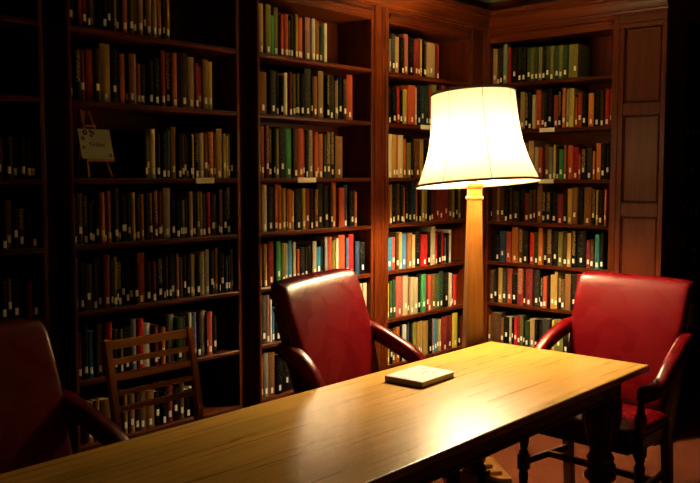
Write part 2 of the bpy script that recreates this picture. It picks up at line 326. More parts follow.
# ------------------------------------------------------------------ books
# code[q], left mm, width mm, height mm ; q = heavily gilt spine
ROWS = [
    ('A1', 2, 'k,-3457,20,152 m,-3434,20,150 k,-3413,21,156 D,-3389,32,155 k,-3353,34,163 k,-3316,21,157 k,-3291,21,163 k,-3266,20,156 k,-3242,21,159'),
    ('A1', 3, 'd,-3457,28,182 k,-3426,26,174 k,-3397,22,176 k,-3371,17,173 d,-3352,24,189 k,-3324,17,164 Dq,-3304,29,156 k,-3272,20,141 k,-3248,25,130'),
    ('A1', 4, 'k,-3443,28,167 k,-3412,23,170 k,-3386,27,165 kq,-3356,16,166 k,-3336,32,157 m,-3281,22,148 k,-3257,30,138'),
    ('A2', 0, 't,-3073,8,225 k,-3064,16,200 k,-3046,16,235 r,-3027,16,235 m,-3007,23,215 k,-2983,14,200 d,-2967,24,200 k,-2939,19,200 k,-2918,27,235 k,-2889,18,245 y,-2858,11,225 k,-2845,21,200 o,-2815,23,215 v,-2784,22,245 d,-2759,17,245 Y,-2738,28,225 k,-2708,12,225 d,-2695,28,215 s,-2659,22,200 o,-2628,19,225 k,-2606,12,215 Y,-2590,18,200'),
    ('A2', 1, 'k,-3070,16,199 kq,-3045,27,202 m,-3014,18,205 r,-2989,33,212 D,-2951,23,215 Y,-2924,48,242 k,-2874,34,224 o,-2834,26,208 k,-2806,12,202 d,-2793,30,213 s,-2762,8,212 r,-2752,17,175 k,-2731,30,175 k,-2688,27,197 k,-2659,32,207 r,-2624,24,245 kq,-2596,31,241 o,-2564,24,241 k,-2536,18,240 D,-2516,39,246 x,-2470,35,232 r,-2434,21,208 r,-2411,16,195 x,-2393,31,228 y,-2359,25,222'),
    ('A2', 2, 'D,-2712,12,209 v,-2699,12,182 s,-2685,28,216 k,-2654,21,197 k,-2630,30,205 nw,-2594,20,217 Y,-2570,28,230 k,-2539,20,202 D,-2517,16,199 k,-2498,11,196 D,-2485,16,189 k,-2467,12,197 y,-2453,12,201 kq,-2436,24,205 s,-2411,24,210 d,-2385,22,207 k,-2360,4,208 oq,-2353,29,216 d,-2322,11,213 x,-2309,35,233 yq,-2270,15,211 s,-2253,12,201 e,-2239,12,212 k,-2225,18,213'),
    ('A2', 3, 'k,-3073,7,191 k,-3065,12,193 v,-3047,25,212 Dq,-3020,20,201 k,-2999,14,172 k,-2984,17,183 k,-2965,13,194 o,-2948,24,213 k,-2923,10,193 o,-2909,16,219 k,-2890,7,198 K,-2881,26,232 k,-2851,15,209 k,-2835,12,209 D,-2820,12,191 G,-2805,16,203 s,-2785,15,211 k,-2769,17,202 k,-2751,9,208 oq,-2740,17,202 k,-2722,19,207 Dq,-2702,20,207 mq,-2678,25,217 m,-2651,18,213 k,-2630,8,216 s,-2619,38,229 k,-2579,22,170 k,-2555,22,185 k,-2531,12,178 vq,-2518,13,172 k,-2503,16,178 x,-2481,22,213 k,-2456,17,208 vq,-2436,15,211 vq,-2419,16,210 D,-2400,24,197 R,-2370,20,205 K,-2347,28,193 d,-2316,8,193 k,-2306,8,193 d,-2297,22,218 k,-2273,18,212 kq,-2252,30,227'),
    ('A2', 4, 'Y,-3069,19,223 k,-3047,17,210 D,-3027,36,195 k,-2989,25,211 D,-2959,22,224 r,-2934,30,230 G,-2902,11,202 vq,-2890,19,216 kq,-2870,12,190 kq,-2856,14,189 k,-2840,16,188 k,-2821,16,192 k,-2804,17,166 k,-2785,21,183 r,-2761,39,222 k,-2719,24,181 m,-2687,20,179 kq,-2656,28,189 k,-2626,8,194 D,-2616,12,199 k,-2601,16,210 G,-2584,20,203 p,-2561,17,207 D,-2540,24,187 k,-2512,16,192 k,-2493,16,197 x,-2475,14,199 yq,-2460,12,191 k,-2446,24,187 sq,-2421,25,205 s,-2387,24,214 k,-2362,18,206 k,-2342,16,205 o,-2324,16,217 k,-2306,8,197 k,-2297,25,189 n,-2270,16,174 k,-2252,13,180 Y,-2233,12,205'),
    ('A2', 5, 'm,-3061,21,197 k,-3037,20,225 b,-3013,30,200 k,-2981,10,197 d,-2968,28,222 k,-2938,6,220 R,-2929,28,227 k,-2899,4,207 G,-2892,26,191 v,-2863,16,189 k,-2845,43,197 e,-2801,27,223 R,-2770,32,221 w,-2735,37,194 m,-2691,25,185 k,-2662,12,168 o,-2648,24,168 K,-2615,19,214 w,-2593,24,217 G,-2564,34,203 D,-2529,23,202 k,-2504,4,194 w,-2496,20,215 g,-2474,11,196 u,-2461,20,211 k,-2439,23,205 s,-2412,24,215 r,-2387,8,199 r,-2376,28,204 k,-2345,21,180'),
    ('A2', 6, 'd,-3030,35,178 d,-2993,28,178 d,-2962,47,175 k,-2913,52,172 d,-2855,25,176 d,-2826,32,172 k,-2791,19,178 d,-2770,37,177 d,-2730,43,168 k,-2685,30,156 k,-2652,28,150 m,-2621,32,172 k,-2586,37,155 d,-2545,28,172 k,-2514,40,131 k,-2470,45,130'),
    ('A3', 0, 'm,-2050,16,187 Y,-2033,27,243 v,-1995,34,242 g,-1959,30,196 v,-1927,31,240 r,-1888,20,208 r,-1865,26,213 D,-1837,16,187 k,-1818,16,210 y,-1784,16,223 r,-1766,26,204 o,-1739,14,211 p,-1709,40,220 w,-1667,25,219 d,-1636,33,208 G,-1600,19,190 w,-1572,22,205'),
    ('A3', 1, 'd,-2029,48,206 K,-1954,38,220 k,-1913,16,214 k,-1894,23,199 w,-1865,22,215 m,-1830,19,222 v,-1808,20,214 k,-1785,10,217 v,-1773,14,223 k,-1753,28,221 K,-1722,48,249 k,-1670,12,236 d,-1652,28,216 x,-1615,40,247 k,-1569,12,227 kq,-1553,22,229 K,-1528,40,227 Y,-1484,22,207 c,-1459,11,223 k,-1445,25,238 D,-1417,32,222 r,-1377,50,250 k,-1324,5,182'),
    ('A3', 2, 'm,-2045,16,254 o,-2027,21,257 mq,-2001,25,262 kq,-1973,26,247 k,-1945,10,248 v,-1930,20,249 k,-1906,50,259 g,-1850,42,252 D,-1806,33,254 r,-1768,40,256 m,-1724,14,239 k,-1706,22,249 sq,-1681,29,252 r,-1649,26,242 k,-1620,11,243 o,-1604,35,235 G,-1566,16,236 Dq,-1547,34,246 kq,-1509,32,248 d,-1473,59,226'),
    ('A3', 3, 's,-2043,19,227 s,-2020,30,237 k,-1987,40,227 rq,-1937,21,239 o,-1913,26,236 Y,-1884,28,219 d,-1853,10,212 o,-1840,24,215 Y,-1813,20,207 k,-1791,48,216 y,-1737,23,217 m,-1712,36,215 k,-1673,27,215 dq,-1644,26,210 k,-1615,48,241 k,-1564,39,232 D,-1523,22,218 o,-1498,32,248 r,-1453,45,217 n,-1405,34,231 k,-1368,44,201 o,-1313,18,193'),
    ('A3', 4, 'Y,-2034,16,202 Yq,-2015,21,217 m,-1975,38,228 g,-1928,30,226 v,-1892,26,215 e,-1862,19,211 b,-1840,29,225 s,-1798,20,214 r,-1773,20,175 k,-1750,36,184 k,-1712,18,182 k,-1691,24,189 s,-1662,30,210 c,-1628,31,178 k,-1593,20,211 e,-1566,21,229 r,-1536,30,227 v,-1503,29,206 w,-1470,18,216 r,-1445,51,231 b,-1391,22,214 R,-1362,40,232 n,-1316,36,190 k,-1274,44,183'),
    ('A3', 5, 'K,-2038,39,247 p,-1995,21,246 w,-1971,11,219 b,-1959,16,179 k,-1940,48,226 r,-1887,42,223 G,-1841,50,209 d,-1787,50,209 k,-1732,62,203 e,-1666,43,203 m,-1619,54,204 k,-1560,55,205 v,-1501,56,206 r,-1440,56,213 k,-1378,79,220 s,-1277,34,233 s,-1238,30,234'),
    ('A3', 6, 'o,-2038,9,219 e,-2025,33,227 d,-1988,48,224 k,-1936,42,206 k,-1891,82,208 Y,-1805,24,206 k,-1776,32,207 s,-1739,22,209 k,-1713,71,208 r,-1638,53,211 k,-1580,75,215 G,-1501,56,211 d,-1440,56,209 k,-1378,79,213 m,-1294,60,216'),
    ('A4', 0, 'e,-1013,13,190 K,-996,34,223 Y,-960,46,211 k,-910,37,211 P,-870,43,238 k,-825,50,222 m,-768,39,220 m,-727,27,233 y,-698,12,228 k,-679,8,229 D,-669,30,200 x,-634,84,215 m,-547,25,206'),
    ('A4', 1, 'k,-1016,34,207 k,-980,40,217 R,-936,24,213 k,-910,33,202 y,-874,35,208 r,-834,69,236 s,-761,16,226 k,-743,40,239 n,-701,41,239 G,-656,43,246 R,-611,19,245 v,-589,42,258 k,-543,47,258 m,-494,47,262 k,-444,60,262 d,-380,47,262'),
    ('A4', 2, 's,-1031,40,255 Y,-988,39,253 r,-947,16,254 s,-927,48,253 r,-877,29,233 v,-843,40,210 k,-800,11,215 k,-787,23,250 d,-757,47,227 Yq,-708,42,235 k,-662,32,233 d,-628,46,241 m,-580,46,250 k,-531,47,245 G,-481,46,253 d,-431,47,255'),
    ('A4', 3, 'k,-1034,18,235 d,-1013,24,231 k,-986,44,231 D,-940,30,237 k,-907,31,230 o,-874,21,215 k,-850,33,244 k,-814,33,244 n,-778,39,251 o,-736,10,244 k,-724,39,229 Y,-681,30,243 v,-649,23,243 k,-623,36,243 D,-585,35,243 m,-542,46,242 m,-494,50,242 m,-440,36,242 D,-400,38,234 v,-359,24,241 k,-331,39,241 v,-290,25,241'),
    ('A4', 4, 'c,-1041,59,195 r,-977,33,195 D,-940,23,219 Y,-907,24,221 b,-881,43,208 d,-836,47,213 x,-775,29,199 k,-741,52,216 R,-686,63,194 k,-621,34,210 s,-582,45,240 R,-533,13,199 k,-515,40,197 R,-470,13,203 k,-454,16,187 e,-435,11,163 k,-421,26,193 w,-392,33,211'),
    ('A4', 5, 'm,-1042,16,198 y,-1022,24,210 G,-994,26,222 G,-965,26,227 P,-932,65,246 s,-862,49,245 m,-811,10,221 s,-798,30,227 s,-766,38,223 k,-723,37,243 g,-680,44,235 m,-633,18,228 r,-612,26,226 d,-583,52,226 G,-525,38,226 G,-484,48,238 k,-433,55,225 s,-372,20,217 k,-349,13,211 R,-332,40,202'),
    ('A4', 6, 'b,-1043,10,210 y,-1031,26,214 k,-1003,30,214 d,-970,34,212 o,-932,33,215 k,-896,17,215 w,-877,24,223 w,-850,24,216 n,-823,24,232 k,-796,30,220 v,-761,33,223 Y,-726,33,222 x,-690,30,222 Y,-657,45,216 k,-610,47,226 p,-560,16,219 c,-541,27,215 v,-512,19,210 x,-490,24,206 m,-463,57,219 m,-399,55,219 y,-341,54,228 k,-284,25,198'),
    ('B', 0, 'x,26,32,237 D,61,16,228 K,81,28,238 l,113,27,256 R,150,21,231 k,175,39,226 k,217,27,225 k,248,33,221 G,284,27,220 v,314,27,218 G,344,21,217 v,368,27,215 k,398,23,214 G,424,29,213 v,456,25,213 G,485,26,210 v,514,28,211 G,545,30,210 v,578,28,209 v,609,35,209'),
    ('B', 1, 'k,40,34,236 G,78,25,239 d,107,32,237 k,141,44,235 k,187,28,237 m,219,17,206 x,241,34,243 kq,277,25,231 k,306,22,230 s,330,23,219 r,356,35,247 D,393,23,229 k,419,21,242 k,442,29,249 r,481,33,209 kq,517,23,226 o,544,22,247 eq,569,20,241 yq,591,31,244 D,624,8,201 r,634,13,186 r,649,28,210 k,679,29,215 oq,717,36,205 k,755,41,219 D,798,22,217 R,831,29,224 r,862,14,220'),
    ('B', 2, 'k,41,52,221 d,96,40,229 k,138,48,227 r,189,39,226 k,230,39,234 d,271,33,238 x,309,39,250 s,353,27,210 r,382,30,209 d,425,29,225 e,456,26,207 y,485,17,221 k,506,21,210 g,530,27,191 d,559,18,218 r,585,37,215 R,624,39,203 r,665,12,158 kq,681,35,189 K,719,36,195 o,759,16,176 o,777,30,222 k,808,31,220 k,842,17,211'),
    ('B', 3, 'k,26,9,213 D,38,32,226 d,72,24,224 D,98,32,224 k,133,34,227 D,170,21,227 K,195,46,203 k,245,39,216 m,289,33,192 G,325,26,211 m,355,13,217 d,374,36,247 kq,414,26,200 kq,443,36,200 k,482,34,206 m,522,40,189 k,565,18,207 v,586,4,219 Y,591,28,222 d,622,37,229 k,662,34,232 d,702,49,234 kq,754,27,221 y,783,15,216 k,800,36,210 P,841,14,222'),
    ('B', 4, 'k,38,29,192 k,70,27,180 n,101,45,207 r,150,36,203 o,192,47,238 Dq,242,34,225 k,278,40,215 R,325,31,207 G,360,32,212 o,395,31,238 k,430,18,233 Dq,451,38,234 k,493,32,224 v,529,33,219 D,565,29,227 Y,596,26,216 kq,627,32,230 k,662,59,232 m,724,27,176 D,754,27,183 t,783,30,213 k,817,24,226'),
    ('B', 5, 'D,30,34,217 k,67,20,228 Y,90,32,235 K,125,28,233 r,159,39,236 k,200,39,202 mq,243,47,244 k,293,12,244 m,307,51,247 K,361,39,246 k,402,5,243 kq,410,19,191 r,431,27,202 k,460,18,213 Y,483,30,219 Y,515,19,239 kq,536,26,202 d,564,23,195 d,589,39,232 k,630,35,231 m,666,43,239 k,712,52,242'),
    ('B', 6, 'd,26,16,177 D,45,72,197 d,119,19,166 k,140,43,179 s,187,15,182 k,204,12,179 R,218,19,181 m,240,27,198 v,269,21,201 k,293,10,194 G,305,32,169 x,341,34,187 k,378,22,186 k,402,26,189 K,431,55,198 y,500,15,195 v,517,61,202 k,583,36,206 s,620,17,206 d,639,35,212 k,676,51,213'),
]
FRAME = {'A1': ((0, 0), 0), 'A2': ((0, 0), 0), 'A3': ((0, 0), 0), 'A4': ((0, 0), 0), 'B': ((0, 0), 1), 'F': ((1.6, -.25), 1)}
UVN = [0]
def book_geo(b, x, y, z, w, h, dpt, rot, mi, pm, lm, lz):
    """cover, pages and call-number label; b = (cover MB, pages MB, label MB); rot 1 = spine faces -X"""
    rb, rp, rl = b
    def T(p):
        px, py, pz = p
        return (x + px, y + py, z + pz) if not rot else (y + py, x - px, z + pz)
    bt = .0025 if w > .014 else .0012
    bulge = min(.004, w*.18)
    outer = []
    nseg = 4 if w > .012 else 2
    for i in range(nseg + 1):
        a = i/nseg; outer.append((w*a, -bulge*math.sin(PI*a)))
    prof = [(0, dpt)] + outer + [(w, dpt), (w - bt, dpt), (w - bt, .004), (bt, .004), (bt, dpt)]
    UVN[0] += 1; n = UVN[0]
    k = len(prof); vs = [T((p, q, 0)) for p, q in prof] + [T((p, q, h)) for p, q in prof]
    fs = []; uv = []
    for i in range(k):
        j = (i+1) % k
        fs.append((i, j, k+j, k+i))
        if 1 <= i <= nseg:
            u0 = n + .02 + .96*prof[i][0]/w; u1 = n + .02 + .96*prof[j][0]/w
            uv.append([(u0, 0), (u1, 0), (u1, h), (u0, h)])
        else: uv.append([(n + .02, -1)]*4)
    # end faces as quads around the open U
    def q(a, c, d, e): fs.append((a, c, d, e)); uv.append([(n + .02, -1)]*4)
    L = k - 1
    for o in (0, k):
        q(o+0, o+1, o+L-1, o+L)              # left board
        q(o+nseg+1, o+nseg+2, o+nseg+3, o+nseg+4)  # right board
        fs.append(tuple(o + i for i in [1] + list(range(2, nseg+2)) + [nseg+4, L-1])); uv.append([(n + .02, -1)]*(nseg+3))
    if rb.uv is None: rb.uv = []
    # orientation: outward normals
    flip = bool(rot)
    rb.add(vs, fs, False, mi); rb.uv += uv
    pz0, pz1 = .003, h - .003
    o = [T(p) for p in [(bt, .006, pz0), (w-bt, .006, pz0), (w-bt, dpt-.004, pz0), (bt, dpt-.004, pz0), (bt, .006, pz1), (w-bt, .006, pz1), (w-bt, dpt-.004, pz1), (bt, dpt-.004, pz1)]]
    rp.add(o, [(0,3,2,1),(4,5,6,7),(0,1,5,4),(1,2,6,5),(2,3,7,6),(3,0,4,7)], False, pm)
    if rp.uv is not None: rp.uv += [[(0, -1)]*4]*6
    if lz is not None:
        lw = min(.0135, w*.8); lh = .028; x0 = (w-lw)/2; pts = []
        for i in range(5):
            px = x0 + lw*i/4; pts.append((px, -bulge*math.sin(PI*px/w) - .0004))
        vs = [T((p, q_, lz)) for p, q_ in pts] + [T((p, q_, lz+lh)) for p, q_ in pts] + [T((p, q_ + .0006, lz)) for p, q_ in pts] + [T((p, q_ + .0006, lz+lh)) for p, q_ in pts]
        fl = [(i, i+1, i+6, i+5) for i in range(4)] + [(10+i+1, 10+i, 15+i, 15+i+1) for i in range(4)] + [(0, 5, 15, 10), (4, 14, 19, 9)] + [(5+i, 6+i, 16+i, 15+i) for i in range(4)] + [(i+1, i, 10+i, 11+i) for i in range(4)]
        rl.add(vs, fl, False, lm)
        if rl.uv is not None: rl.uv += [[(0, -1)]*4]*len(fl)
ORD = ['zeroth', 'first', 'second', 'third', 'fourth', 'fifth', 'sixth', 'seventh', 'eighth', 'ninth', 'tenth', 'eleventh', 'twelfth', 'thirteenth', 'fourteenth', 'fifteenth', 'sixteenth', 'seventeenth', 'eighteenth', 'nineteenth', 'twentieth']
TENS = {20: 'twenty', 30: 'thirty', 40: 'forty'}
def ordn(n):
    if n <= 20: return ORD[n]
    if n in (30, 40): return {30: 'thirtieth', 40: 'fortieth'}[n]
    return TENS[n//10*10] + '-' + ORD[n % 10]
ROWN = ['top shelf', 'second shelf down', 'third shelf down', 'fourth shelf down', 'fifth shelf down', 'sixth shelf down', 'lowest visible shelf']
BAYN = {'A2': 'bay behind slatted chair', 'A3': 'bay behind middle armchair'}
stuff_b = MB(); stuff_b.uv = []
stuff_mats = [papers, cream]; stuff_idx = {}
used_labels = set()
FROWS = [('F', i, ' '.join('%s,%d,%d,%d' % (random.choice('kKDmGnd'), 40 + 44*j + random.randint(0, 6), random.randint(22, 36), random.randint(180, 240)) for j in range(n))) for i, n in ((1, 22), (2, 26), (3, 24), (4, 26), (5, 20))]
rb_rng = random.Random(5)
for case, si, toks in ROWS + FROWS:
    S = SB if case in ('B', 'F') else SA
    items = []
    for tk in toks.split():
        c, a, wd, h = tk.split(',')
        g = c.endswith('q'); c = c.rstrip('q')
        if c == 'nw': c = 'n'
        items.append((c, g, int(a)/1000, int(wd)/1000, int(h)/1000))
    desc = []
    ws = sorted(i[3] for i in items); hs = sorted(i[4] for i in items)
    for c, g, a, wd, h in items:
        d = []
        d.append('slim' if wd < .014 else 'thick' if wd > .034 else '')
        d.append('tall' if h >= hs[int(len(hs)*.85)] else 'short' if h <= hs[int(len(hs)*.12)] else '')
        d.append('gilt-lettered' if g else '')
        d.append(PAL[c][0])
        desc.append(' '.join(x for x in d if x))
    off, rot = FRAME[case]
    for k, (c, g, a, wd, h) in enumerate(items):
        z = S[si] + .0004
        dpt = rb_rng.uniform(.14, .20)
        yo = rb_rng.uniform(.018, .034)
        lz = rb_rng.choice([.006, .012, .018, .018, .026, .034, .045]) if rb_rng.random() < .93 else None
        if case == 'A3' and si == 0: lz = None if rb_rng.random() < .05 else .01
        x0 = a; wg = wd - .0006
        indiv = case in ('A2', 'A3') and not (case == 'A3' and si >= 5 and a > -1.93)
        if indiv:
            bc, bp, bl = MB(), MB(), MB(); bc.uv = []
            book_geo((bc, bp, bl), -wg/2, 0, 0, wg, h, dpt, 0, 0, 0, 0, lz)
            ob = bc.build('book', cmat(c, g), None, (x0 + wg/2, yo, z), fix=False)
            bp.build('pages', papers, ob, fix=False)
            if lz is not None: bl.build('call_number_label', cream, ob, fix=False)
            row = ROWN[si]; bay = BAYN[case]; dd = desc[k]
            cands = []
            place = row + ', ' + bay
            if sum(PAL[q_[0]][0] == PAL[c][0] for q_ in items) == 1 or (desc.count(dd) == 1 and ('thick' in dd or 'slim' in dd or 'gilt' in dd) and PAL[c][0] not in ('black', 'dark brown', 'charcoal')): cands.append('%s book on %s' % (dd, place))
            pv = PAL[items[k-1][0]][0] if k else None; nx = PAL[items[k+1][0]][0] if k < len(items)-1 else None
            def cnt(p, n): 
                r = 0
                for q_ in range(len(items)):
                    if items[q_][0] != c: continue
                    pp = PAL[items[q_-1][0]][0] if q_ else None; nn = PAL[items[q_+1][0]][0] if q_ < len(items)-1 else None
                    if (p is None or pp == p) and (n is None or nn == n): r += 1
                return r
            if k == 0: cands.append('%s book at left end of %s' % (dd, place))
            if k == len(items)-1: cands.append('%s book at right end of %s' % (dd, place))
            if pv and pv != PAL[c][0] and cnt(pv, None) == 1: cands.append('%s book right of %s one, %s' % (dd, pv, place))
            if nx and nx != PAL[c][0] and cnt(None, nx) == 1: cands.append('%s book left of %s one, %s' % (dd, nx, place))
            if pv and nx and pv != nx and PAL[c][0] not in (pv, nx) and cnt(pv, nx) == 1: cands.append('%s book between %s and %s ones, %s' % (dd, pv, nx, place))
            half = len(items)//2
            if k < half or k == half: cands.append('%s book, %s from left, %s' % (dd, ordn(k+1), place))
            else: cands.append('%s book, %s from right, %s' % (dd, ordn(len(items)-k), place))
            lab = next(x for x in cands if x not in used_labels and len(x.split()) <= 16)
            used_labels.add(lab)
            tag(ob, lab, 'book', 'books on the %s of the %s' % (row, bay))
        else:
            key = (c, g)
            if key not in stuff_idx: stuff_idx[key] = len(stuff_mats); stuff_mats.append(cmat(c, g))
            if rot: book_geo((stuff_b, stuff_b, stuff_b), off[1] - x0, off[0] + yo, z, wg, h, dpt, 1, stuff_idx[key], 0, 1, lz)
            else: book_geo((stuff_b, stuff_b, stuff_b), x0, yo, z, wg, h, dpt, 0, stuff_idx[key], 0, 1, lz)
so = stuff_b.build('shelved_books', stuff_mats, None)
tag(so, 'rows of library books filling the remaining bookcase bays beside and beyond the lamp', 'books', None, 'stuff')

# small cards slotted onto shelf edges
def shelf_card(lab, x, z, wdt, rot=0):
    b = MB()
    if rot: b.box(-.0065, -.003, x - wdt/2, x + wdt/2, z - .024, z + .002)
    else: b.box(x - wdt/2, x + wdt/2, -.0065, -.003, z - .024, z + .002)
    tag(b.build('shelf_label_card', cream), lab, 'label', 'cream shelf-edge cards')
shelf_card('cream shelf-edge card below the cream books in the bay behind the slatted chair', -2.405, SA[2], .105)
shelf_card('cream shelf-edge card in the bay behind the middle red armchair', -1.73, SA[2], .135)
shelf_card('cream shelf-edge card just left of the lampshade', -.69, SA[1], .10)
shelf_card('cream shelf-edge card right of the lampshade, on the upper shelf', -.455, SB[1], .105, 1)
shelf_card('cream shelf-edge card level with the lampshade bottom edge, right of it', -.455, SB[2], .105, 1)

# easel with a card
ex, ey, ez = -2.965, .075, SA[2] + .005
t = thing('tabletop_easel', 'small brown wooden easel holding a card on the bookcase shelf', 'easel', (ex, ey, ez))
lg = [((-.022, -.045, 0), (-.004, .035, .284)), ((.088, -.045, 0), (.028, .035, .284))]
for a, b_ in lg: MB().bar(a, b_, .009, .007).build('leg', slatwood, t, bevel=.001)
MB().bar((.03, .13, 0), (.014, .040, .278), .009, .007).build('leg', slatwood, t)
MB().box(-.034, .098, -.052, -.024, .066, .077).build('ledge', slatwoodX, t, bevel=.001)
MB().bar((-.010, .010, .215), (.048, .010, .215), .008, .008).build('crossbar', slatwoodX, t)
cardm = plain('card_stock', (.50, .50, .30), .7, .2, bscale=20)
ct = MB(); cw, ch = .150, .128
ct.box(-cw/2, cw/2, 0, .003, 0, ch)
card = ct.build('sign_card', cardm, None, (ex + .030, ey - .036, ez + .078))
card.rotation_euler.x = -math.atan(.080/.292)
tag(card, 'pale card printed with flowers and the word Fiction, standing on easel', 'sign')
fl1 = plain('flower_ink', (.05, .03, .02), .7, .2); fl2 = plain('flower_yellow', (.45, .32, .06), .7, .2)
def disc(b, x, z, r, y=-.0006, n=10): b.add([(x + r*math.cos(2*PI*i/n), y, z + r*math.sin(2*PI*i/n)) for i in range(n)] + [(x + r*math.cos(2*PI*i/n), y + .0005, z + r*math.sin(2*PI*i/n)) for i in range(n)], [tuple(range(n)), tuple(reversed(range(n, 2*n)))] + [(i, (i+1) % n, n + (i+1) % n, n+i) for i in range(n)])
for x, z, r in ((-.044, .112, .010), (-.018, .118, .007), (-.005, .112, .006), (-.016, .100, .006), (-.058, .086, .007), (-.060, .048, .006), (.062, .014, .007)):
    pe = MB()
    for i in range(6): disc(pe, x + r*.75*math.cos(i*PI/3), z + r*.75*math.sin(i*PI/3), r*.5)
    k_ = len(pe.f); disc(pe, x, z, r*.5, -.0011)
    for q_ in range(k_, len(pe.f)): pe.mi[q_] = 1
    pe.build('flower', [fl1, fl2], card)
cu = bpy.data.curves.new('txt', 'FONT'); cu.body = 'Fiction'; cu.size = .027; cu.align_x = 'CENTER'; cu.extrude = .0003
to = bpy.data.objects.new('txt', cu); COL.objects.link(to)
dg = bpy.context.evaluated_depsgraph_get(); dg.update()
tm = bpy.data.meshes.new_from_object(to.evaluated_get(dg)); bpy.data.objects.remove(to)
tobj = bpy.data.objects.new('lettering', tm); COL.objects.link(tobj); tm.materials.clear(); tm.materials.append(fl1)
tobj.parent = card; tobj.rotation_euler.x = PI/2; tobj.location = (.004, -.0006, .052)

# ------------------------------------------------------------------ library table
TX0, TX1, TY0, TY1, TZ = -4.50, -1.235, -1.652, -.822, .76
t = thing('library_table', 'long golden oak library table with carved bulbous legs', 'table', ((TX0+TX1)/2, (TY0+TY1)/2, 0))
hx, hy = (TX1-TX0)/2, (TY1-TY0)/2
MB().box(-hx, hx, -hy, hy, TZ-.030, TZ).build('tabletop', oak, t, bevel=.008, seg=4)
ap = MB(); ax, ay = hx-.232, hy-.055
for s in (-1, 1):
    ap.box(-ax, ax, s*ay-.012, s*ay+.012, TZ-.105, TZ-.0305)
    ap.box(s*ax-.012, s*ax+.012, -ay+.012, ay-.012, TZ-.105, TZ-.0305)
ap.build('apron', darkoakX, t)
bead = MB()
for s in (-1, 1):
    bead.box(-ax-.006, ax+.006, s*(ay+.014)-.003, s*(ay+.014)+.003, TZ-.105, TZ-.093)
    bead.box(s*(ax+.014)-.003, s*(ax+.014)+.003, -ay, ay, TZ-.105, TZ-.093)
bead.build('apron_bead', darkoakX, t, bevel=.002)
def table_leg(cx, cy):
    b = MB()
    b.box(cx-.060, cx+.060, cy-.060, cy+.060, .657, TZ-.0305)
    pr = [(.074,.656),(.080,.650),(.081,.62),(.081,.58),(.077,.545),(.070,.512),(.061,.475),(.052,.445),(.045,.415),(.050,.405),(.058,.392),(.058,.384),(.048,.378),(.056,.370),(.064,.360),(.064,.350),(.054,.342),(.048,.336),(.060,.326),(.068,.314),(.066,.300),(.052,.288),(.044,.275),(.040,.25),(.044,.22),(.056,.20),(.056,.19),(.04,.18)]
    b.lathe(list(reversed(pr)), cx, cy, 28)
    b.box(cx-.055, cx+.055, cy-.055, cy+.055, .09, .18)
    b.lathe([(.02, 0), (.045, .004), (.055, .03), (.05, .06), (.035, .075), (.035, .09)], cx, cy, 24)
    for i in range(14):   # carved gadroon ribs on the cup
        a = 2*PI*i/14; c_, s_ = math.cos(a), math.sin(a)
        rings = []
        for r, z in ((.052, .445), (.061, .475), (.070, .512), (.077, .545), (.081, .58), (.081, .64)):
            rr = r - .001; tw = .009*r/.08
            rings.append([(cx + rr*c_ - tw*s_, cy + rr*s_ + tw*c_, z), (cx + (rr+.006)*c_, cy + (rr+.006)*s_, z), (cx + rr*c_ + tw*s_, cy + rr*s_ - tw*c_, z)])
        b.loft(rings, True, True)
    b.build('leg', darkoak, t)
for sx in (-1, 1):
    for sy in (-1, 1): table_leg(sx*(hx-.280), sy*(hy-.095))
st = MB()
for s in (-1, 1): st.box(s*(hx-.280)-.025, s*(hx-.280)+.025, -(hy-.095)+.056, (hy-.095)-.056, .105, .165)
st.box(-(hx-.280)+.026, (hx-.280)-.026, -.03, .03, .11, .16)
st.build('stretcher', darkoakX, t, bevel=.004)

# small book lying on the table
nb = thing('hardback_book', 'small white-covered book lying flat on the oak table', 'book', (-2.131, -1.047, TZ), math.radians(2))
nw, nd, nt_ = .245, .185, .026
MB().box(-nw/2, nw/2, -nd/2, nd/2, nt_-.003, nt_).build('front_cover', white_cover, nb, bevel=.001)
MB().box(-nw/2, nw/2, -nd/2, nd/2, .0005, .0035).build('back_cover', plain('board_brown', (.16, .10, .05), .5), nb, bevel=.001)
MB().box(-nw/2, -nw/2+.003, -nd/2, nd/2, .0035, nt_-.003).build('spine', plain('board_brown_spine', (.20, .13, .06), .5), nb)
MB().box(-nw/2+.0035, nw/2-.006, -nd/2+.004, nd/2-.004, .004, nt_-.0035).build('pages', papers, nb)
pp = MB()
def flat(b, x0, x1, y0, y1): b.box(x0, x1, y0, y1, nt_, nt_+.0003)
rr = random.Random(3)
for i in range(16):
    x = rr.uniform(-.04, .06); y = rr.uniform(-.05, .0); flat(pp, x, x+rr.uniform(.006, .02), y, y+rr.uniform(.003, .007))
for i in range(9): flat(pp, .06+.006*i, .0635+.006*i, .035, .041)
pp.build('cover_print', plain('cover_print_tan', (.55, .48, .30), .5), nb)

